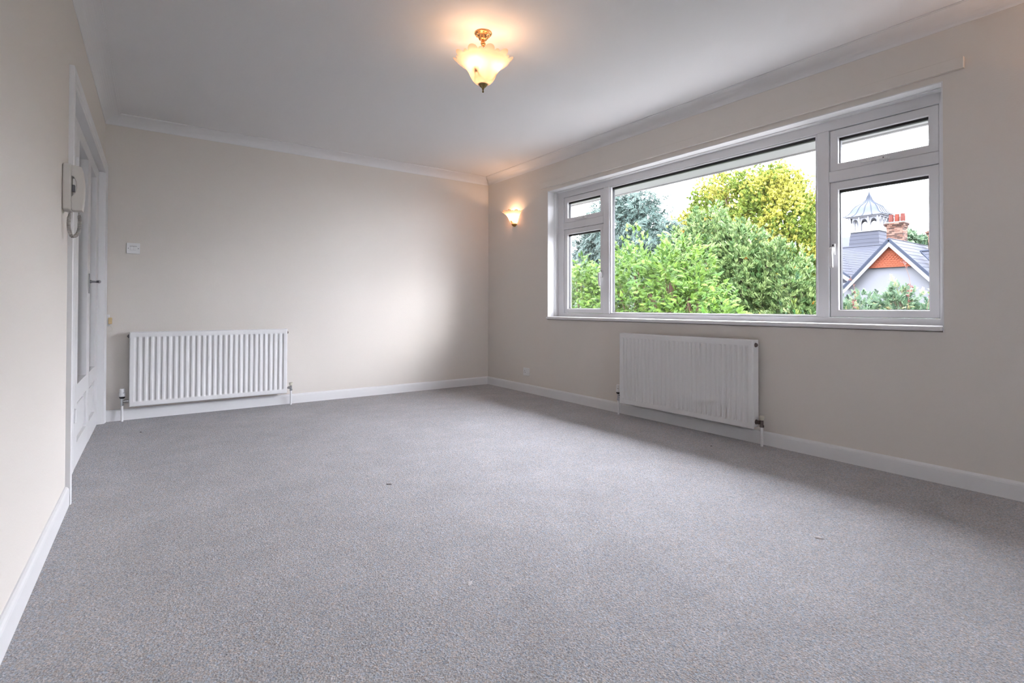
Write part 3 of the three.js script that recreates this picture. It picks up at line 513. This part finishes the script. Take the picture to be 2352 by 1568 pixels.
plant('clipped_hedge', 'dark green hedge below the gabled house across the garden', 'hedge', {
  seed: 105, base: [11.03, -3.99], n: 12000, size: .75, parts: 100, leafName: 'leaf_spray', bark, mat: leafM(rgb(1, 1, 1), .5), rise: .2, depth: .3, rough: .25, out: .8,
  leaves: [spray(31, 9, .15, .0085, .12), spray(32, 8, .17, .009, .15)],
  color: (r) => r() < .10 ? tone([.16, .14, .07], [.20, .20, .08], r()) : tone([.018, .046, .022], [.075, .12, .062], r()),
  blobs: [[11.03, 0.01, -4.94, 0.73, 1.0, 0.63], [11.03, 0.08, -4.2, 0.73, 1.0, 0.63], [11.03, 0.11, -3.57, 0.73, 1.03, 0.58], [11.03, 0.01, -2.94, 0.73, 1.0, 0.63], [11.03, -0.05, -2.21, 0.73, 0.95, 0.73], [11.13, -0.99, -4.62, 0.84, 1.37, 1.05], [11.13, -0.99, -3.04, 0.84, 1.37, 1.05], [10.92, 0.53, -3.52, 0.26, 0.73, 0.26]],
});
for (const [x, z, top, sd, label] of [[14.5, -1.2, 3.3, 201, 'broad leafy tree beyond the near end of the hedge, out of view from inside'], [15.5, 2.6, 3.9, 202, 'taller leafy tree farther along the garden, out of view from inside'], [15, 6.4, 3.2, 203, 'leafy tree at the far end of the garden row, out of view from inside']])
  plant('garden_tree', label, 'tree', { seed: sd, base: [x, z], n: 4200, size: 1, bark, mat: leafM(rgb(1, 1, 1)), rough: .35, leaves: [leafSprig(sd, 7, .26, .05)], color: (q) => tone([.04, .08, .025], [.13, .18, .06], q()), blobs: [[x, top - 1.6, z, 1.6, 1.7, 2.1], [x, top - 3, z - .8, 1.8, 1.9, 1.8], [x, top - 3.2, z + .9, 1.8, 1.8, 1.8], [x, top - 4.6, z, 1.9, 1.9, 2.2]] });
{ // thin rose shoots with red leaves
  const r = rng(77), t = thing('rose_shoots', 'thin wavy rose shoots with small dark red leaves above the hedge', 'shrub', [9.75, .02, -2.86]);
  const lf = leafSprig(41, 3, .04, .010), lm = leafM(rgb(.10, .04, .035));
  for (const [dz, h, lean] of [[-.15, 1.62, -.1], [.05, 1.68, .05], [.16, 1.55, .12], [-.95, 1.42, -.05]]) {
    const pts = [[.0, -.2, dz], [-.05, h * .5, dz + lean * .3], [.03, h * .8, dz + lean * .7 + .05], [0, h, dz + lean]], c = new THREE.CatmullRomCurve3(pts.map((p) => new THREE.Vector3(...p)));
    obj('shoot', new THREE.TubeGeometry(c, 20, .0028, 6), redBark, t);
    for (let i = 0; i < 12; i++) { const p = c.getPointAt(.62 + .38 * r()), m = new THREE.Mesh(lf, lm); m.name = 'leaf'; m.position.copy(p); m.rotation.set(r() * 6, r() * 6, r() * 6); m.scale.setScalar(.7 + .7 * r()); t.add(m); }
  }
}
plant('distant_tree', 'dark round headed tree far beyond the roof to the right of the chimney', 'tree', {
  seed: 106, base: [41, -12.4], n: 3000, size: 1, parts: 0, leafName: 'leaf_spray', bark, mat: leafM(rgb(1, 1, 1)), twigs: 3, trunk: .2, rough: .3,
  leaves: [spray(51, 8, .40, .04, .2)], color: (r) => tone([.025, .05, .03], [.08, .12, .065], r()),
  blobs: [[41, 4.6, -12.9, 1, 1.2, .9], [41, 4.2, -12.0, .9, .95, .7], [41, 3, -12.4, 1.5, 2, 1.5]],
});

// ---- the house opposite: slate roofs, gable, cupola, chimneys
function slates(parent, fA, fB, rows, lift = .02, thick = .02) { // courses from eave to ridge; fA(s), fB(s) give both ends of the line at height s
  for (let i = 0; i < rows; i++) {
    const s0 = i / rows - .006, s1 = (i + 1.12) / rows, a0 = fA(s0), b0 = fB(s0), a1 = fA(s1), b1 = fB(s1);
    obj('slate_course', poly([[a0[0], a0[1] + lift, a0[2]], [b0[0], b0[1] + lift, b0[2]], [b1[0], b1[1] + .004, b1[2]], [a1[0], a1[1] + .004, a1[2]]], thick, [0, 1, 0]), slateMat, parent);
  }
}
const L3 = (p, q) => (s) => [p[0] + (q[0] - p[0]) * s, p[1] + (q[1] - p[1]) * s, p[2] + (q[2] - p[2]) * s];
const house = thing('gabled_house', 'white gabled house with slate roofs and a red tile hung gable across the garden', 'house', [24, -2.8, -8]);
const hx = 24, hy = -2.8, hz = -8, h3 = (p) => [p[0] - hx, p[1] - hy, p[2] - hz], hh = (f) => (s) => h3(f(s));
obj('wall', [box(.35, 8, 0, 4.75, -7, 6), poly([[24.12, 3.45, -8.063], [24.12, 1.5, -9.75], [24.12, -2.8, -9.75], [24.12, -2.8, -6.3], [24.12, 1.5, -6.3]].map(h3), .2, [-1, 0, 0])], render_, house);
{
  const A = obj('main_roof', poly([[24.8, 1.86, -16], [24.8, 1.86, -4.9], [29, 3.84, -9.05], [29, 3.84, -16]].map(h3), .1, [0, 1, 0]), slateEdge, house);
  slates(A, hh(L3([24.8, 1.9, -16], [29, 3.88, -16])), hh(L3([24.8, 1.9, -4.9], [29, 3.9, -9.0])), 20);
  obj('ridge_tile', tube([h3([29, 3.92, -16]), h3([29, 3.92, -9.05])], .06, 2, 8), slateMat, A);
  obj('ridge_tile', tube([h3([29, 3.92, -9.05]), h3([24.8, 1.93, -4.9])], .05, 2, 8), slateMat, A);
  obj('roof_slope', poly([[33, 1.9, -16], [29, 3.86, -16], [29, 3.86, -9.05], [33, 1.9, -5]].map(h3), .1, [0, 1, 0]), slateMat, A);
  // gable roof
  const B = obj('gable_roof', [poly([[23.8, 3.56, -8.063], [23.8, 1.70, -9.72], [28.2, 1.70, -9.72], [28.2, 3.56, -8.063]].map(h3), .06, [0, 1, 0]), poly([[23.8, 3.56, -8.063], [28.2, 3.56, -8.063], [28.2, 1.40, -6.13], [23.8, 1.40, -6.13]].map(h3), .06, [0, 1, 0])], slateEdge, house);
  slates(B, hh(L3([23.86, 1.74, -9.72], [23.86, 3.60, -8.063])), hh(L3([28.2, 1.74, -9.72], [28.2, 3.60, -8.063])), 12);
  slates(B, hh(L3([28.2, 1.44, -6.13], [28.2, 3.60, -8.063])), hh(L3([23.86, 1.44, -6.13], [23.86, 3.60, -8.063])), 13);
  const verge = (x0, x1, top, drop, mat, name) => { for (const [z, y] of [[-9.72, 3.594 - 1.657 * 1.12], [-6.13, 3.594 - 1.933 * 1.12]]) { const q = [[x0, top, -8.063], [x0, y + top - 3.594, z], [x0, y + top - 3.594 - drop, z], [x0, top - drop, -8.063]].map(h3); obj(name, poly(q, x1 - x0, [-1, 0, 0]), mat, B); } };
  verge(23.79, 23.84, 3.63, .085, slateEdge, 'verge'); verge(23.82, 23.86, 3.55, .26, white, 'bargeboard');
  // soffit return behind the bargeboard and the tile hung triangle
  const tl = obj('tile_hanging', poly([[24.0, 3.36, -8.063], [24.0, 2.49, -8.84], [24.0, 2.49, -7.286]].map(h3), .1, [-1, 0, 0]), terracotta, house);
  const rr = rng(9);
  for (let i = 0; i < 12; i++) { const y = 2.49 + i * .0725, half = (3.35 - y) * .892; if (half > .05) for (let z = -half; z < half - .02; z += .11) { const w = Math.min(.106, half - z); const off = (i % 2) * .0; const shape = i > 3 && i < 7 ? [[0, .075], [0, .03], [w / 2, -.012], [w, .03], [w, .075]] : [[0, .075], [0, -.004], [w, -.004], [w, .075]]; const s = new THREE.Shape(shape.map((p) => new THREE.Vector2(...p))); const g = new THREE.ExtrudeGeometry(s, { depth: .022, bevelEnabled: false }).rotateX(-.16).rotateY(-Math.PI / 2).translate(...h3([23.99, y, -8.063 + z + off])); (tl.tiles ??= []).push(g); } }
  const tm = obj('tile', tl.tiles, dull(rgb(.092, .026, .014)), tl); tm.userData.kind = 'stuff'; delete tl.tiles; void rr;
  // lower left gable end
  const C = obj('left_roof', poly([[24.65, 2.16, -9.80], [24.9, 3.55, -11.6], [28.6, 3.55, -11.6], [25.9, 2.16, -9.80]].map(h3), .1, [0, 1, 0]), slateEdge, house);
  slates(C, hh(L3([28.4, 2.19, -9.8], [28.4, 3.57, -11.6])), hh(L3([24.6, 2.19, -9.8], [24.85, 3.57, -11.6])), 9);
  obj('verge', poly([[24.58, 2.16, -9.76], [24.58, 2.25, -9.76], [24.83, 3.63, -11.6], [24.83, 3.54, -11.6]].map(h3), .05, [-1, 0, 0]), slateEdge, C);
  obj('bargeboard', poly([[24.62, 1.95, -9.76], [24.62, 2.16, -9.76], [24.87, 3.54, -11.6], [24.87, 3.33, -11.6]].map(h3), .05, [-1, 0, 0]), white, C);
  // small dormer slope at the right
  const D = obj('dormer_roof', poly([[25.0, 3.06, -7.38], [24.1, 2.1, -6.35], [24.1, 2.1, -4.5], [25.0, 3.06, -4.5]].map(h3), .05, [0, 1, 0]), slateEdge, house);
  slates(D, hh(L3([24.06, 2.1, -6.38], [25.0, 3.1, -7.38])), hh(L3([24.06, 2.1, -4.5], [25.0, 3.1, -4.5])), 7);
  obj('verge', tube([h3([24.04, 2.10, -6.40]), h3([25.0, 3.12, -7.40])], .025, 2, 6), slateEdge, D);
  obj('ridge_tile', tube([h3([25.0, 3.12, -7.40]), h3([25.0, 3.12, -4.5])], .04, 2, 8), slateEdge, D);
  obj('far_roof', poly([[33, 3.4, -20], [33, 3.4, -12.6], [36, 5.3, -14.2], [36, 5.3, -20]].map(h3), .1, [0, 1, 0]), slateMat, house);
}
function chimney(label, x, z0, z1, xd, yTop, pots, yBase) {
  const t = thing('chimney', label, 'chimney', [x, yBase, z0], 0, 'brick chimneys of the house opposite'), w = z1 - z0, h = yTop - yBase, r = rng(Math.round(x * 10 + z1 * 10));
  obj('stack', box(.012, xd - .012, 0, h, .012, w - .012), mortar, t);
  const bricks = [[], [], []], c = .064, course = (y, grow, i) => {
    const x0 = -grow, x1 = xd + grow, za = -grow, zb = w + grow, bl = .20;
    const lay = (a0, a1, put) => { let a = a0 - (i % 2 ? bl / 2 : 0); while (a < a1 - .02) { const s = Math.max(a, a0), e = Math.min(a + bl - .010, a1); if (e - s > .02) bricks[Math.floor(r() * 3)].push(put(s, e)); a += bl; } };
    lay(za, zb, (s, e) => box(x0, x0 + .1, y, y + c - .009, s, e)); lay(x0 + .1, x1, (s, e) => box(s, e, y, y + c - .010, zb - .1, zb)); lay(x0 + .1, x1, (s, e) => box(s, e, y, y + c - .010, za, za + .1));
    if (grow) bricks[1].push(box(x0 + .05, x1 - .05, y, y + c - .01, za + .05, zb - .05));
  };
  const n = Math.floor(h / c); for (let i = 0; i < n; i++) course(i * c, i > n - 4 ? .03 * (i - n + 4) : 0, i);
  bricks.forEach((b, i) => b.length && (obj('brick', b, brickMat[i], t).userData.kind = 'stuff'));
  obj('flaunching', box(-.06, xd + .06, n * c, n * c + .05, -.06, w + .06, .02), mortar, t);
  for (const [pz, d, hat] of pots) { const p = obj('chimney_pot', lathe([[0, 0], [.085, 0], [.092, .03], [.098, .12], [.100, .22], [.090, .27], [.084, .33], [.090, .345], [.090, .37], [.075, .38], [.058, .37], [.058, .2]], 20, xd / 2, n * c + .04, pz), d ? dull(rgb(.050, .016, .013)) : potMat, t); if (hat) obj('cowl', [cyl(.11, .11, .012, 16).translate(xd / 2, n * c + .46, pz), cyl(.008, .008, .12, 6).translate(xd / 2 - .08, n * c + .40, pz), cyl(.008, .008, .12, 6).translate(xd / 2 + .08, n * c + .40, pz)], lead, p); }
}
chimney('broad brick chimney with three clay pots rising behind the gable', 27, -9.22, -8.60, .50, 4.64, [[.10, 1, 1], [.32, 0], [.53, 1]], 2.5);
chimney('second brick chimney cut by the right edge of the window frame', 27, -7.72, -7.0, .6, 4.12, [[.12, 1], [.5, 0]], 2.5);
{ // bell cupola on the ridge
  const cx = 29.7, cz = -10.88, t = thing('cupola', 'white open arched cupola with a curved lead roof on the slate ridge', 'cupola', [cx, 3.6, cz]);
  const sq = (s, y) => [[-s, y, -s], [-s, y, s], [s, y, s], [s, y, -s]];
  const skirt = (s0, y0, s1, y1, th = .03) => { const a = sq(s0, y0), b = sq(s1, y1), l = []; for (let i = 0; i < 4; i++) { const j = (i + 1) % 4; l.push(poly([a[i], a[j], b[j], b[i]], th)); } return l; };
  const S = obj('slate_base', skirt(.66, .3, .60, 1.04), slateEdge, t);
  for (let i = 0; i < 4; i++) obj('slate_course', skirt(.675 - .0146 * i, .30 + i * .185, .662 - .0146 * (i + 1), .30 + (i + 1.05) * .185, .02), slateMat, S);
  obj('rail', box(-.67, .67, 1.03, 1.075, -.67, .67, .01), white, t);
  // arcade: flared posts with an arch between each
  const posts = [], arches = [], seg = 3, half = .60;
  const shape = (w, h) => { const s = new THREE.Shape(); s.moveTo(0, 0); s.lineTo(.05, 0); s.lineTo(.05, h * .45); s.absellipse(w / 2, h * .45, w / 2 - .05, h * .42, Math.PI, 0, true); s.lineTo(w - .05, 0); s.lineTo(w, 0); s.lineTo(w, h); s.lineTo(0, h); s.closePath(); return s; };
  for (let f = 0; f < 4; f++) for (let k = 0; k < seg; k++) { const w = 2 * half / seg; const g = new THREE.ExtrudeGeometry(shape(w, .70), { depth: .06, bevelEnabled: false }).translate(-half + k * w, 1.07, half - .06).rotateY(f * Math.PI / 2); arches.push(g); }
  for (let f = 0; f < 4; f++) for (let k = 0; k <= seg; k++) { const x = -half + k * 2 * half / seg; posts.push(box(x - .04, x + .04, 1.07, 1.50, half - .07, half + .01, .01).rotateY(f * Math.PI / 2)); posts.push(poly([[x - .03, 1.42, half], [x + .03, 1.42, half], [x + .03, 1.78, half + .13], [x - .03, 1.78, half + .13]], .05).rotateY(f * Math.PI / 2)); }
  obj('arch', arches, white, t); obj('post', posts, white, t);
  obj('cornice', box(-.70, .70, 1.74, 1.80, -.70, .70, .015), white, t);
  const prof = [[.88, 1.815], [.774, 1.866], [.685, 1.945], [.615, 2.05], [.57, 2.145], [.515, 2.25], [.435, 2.355], [.305, 2.455], [.19, 2.555], [.12, 2.66], [.088, 2.755], [.06, 2.87], [.024, 2.97]];
  const R = obj('ogee_roof', grid(32, prof.length - 1, (u, v, i, j) => { const k = i % 32 / 8, f = Math.floor(k), q = (k - f) * 2 - 1, s = prof[j][0], w = [[-1, q], [q, 1], [1, -q], [-q, -1]][f]; return [w[0] * s, prof[j][1], w[1] * s]; }), lead, t);
  const seams = []; for (let f = 0; f < 4; f++) for (const q of [-1, -.5, 0, .5]) seams.push(tube(prof.map(([s, y]) => { const w = [[-1, q], [q, 1], [1, -q], [-q, -1]][f]; return [w[0] * s * 1.008, y + .004, w[1] * s * 1.008]; }), .016, 24, 5));
  obj('seam', seams, dull(rgb(.024, .028, .037)), R).userData.kind = 'stuff';
  obj('soffit', box(-.84, .84, 1.79, 1.822, -.84, .84), white, t);
  obj('finial', lathe([[0, 0], [.05, 0], [.035, .04], [.045, .07], [.03, .10], [.012, .15], [0, .17]], 16, 0, 2.97, 0), lead, t);
}
renderer.render(scene, camera);
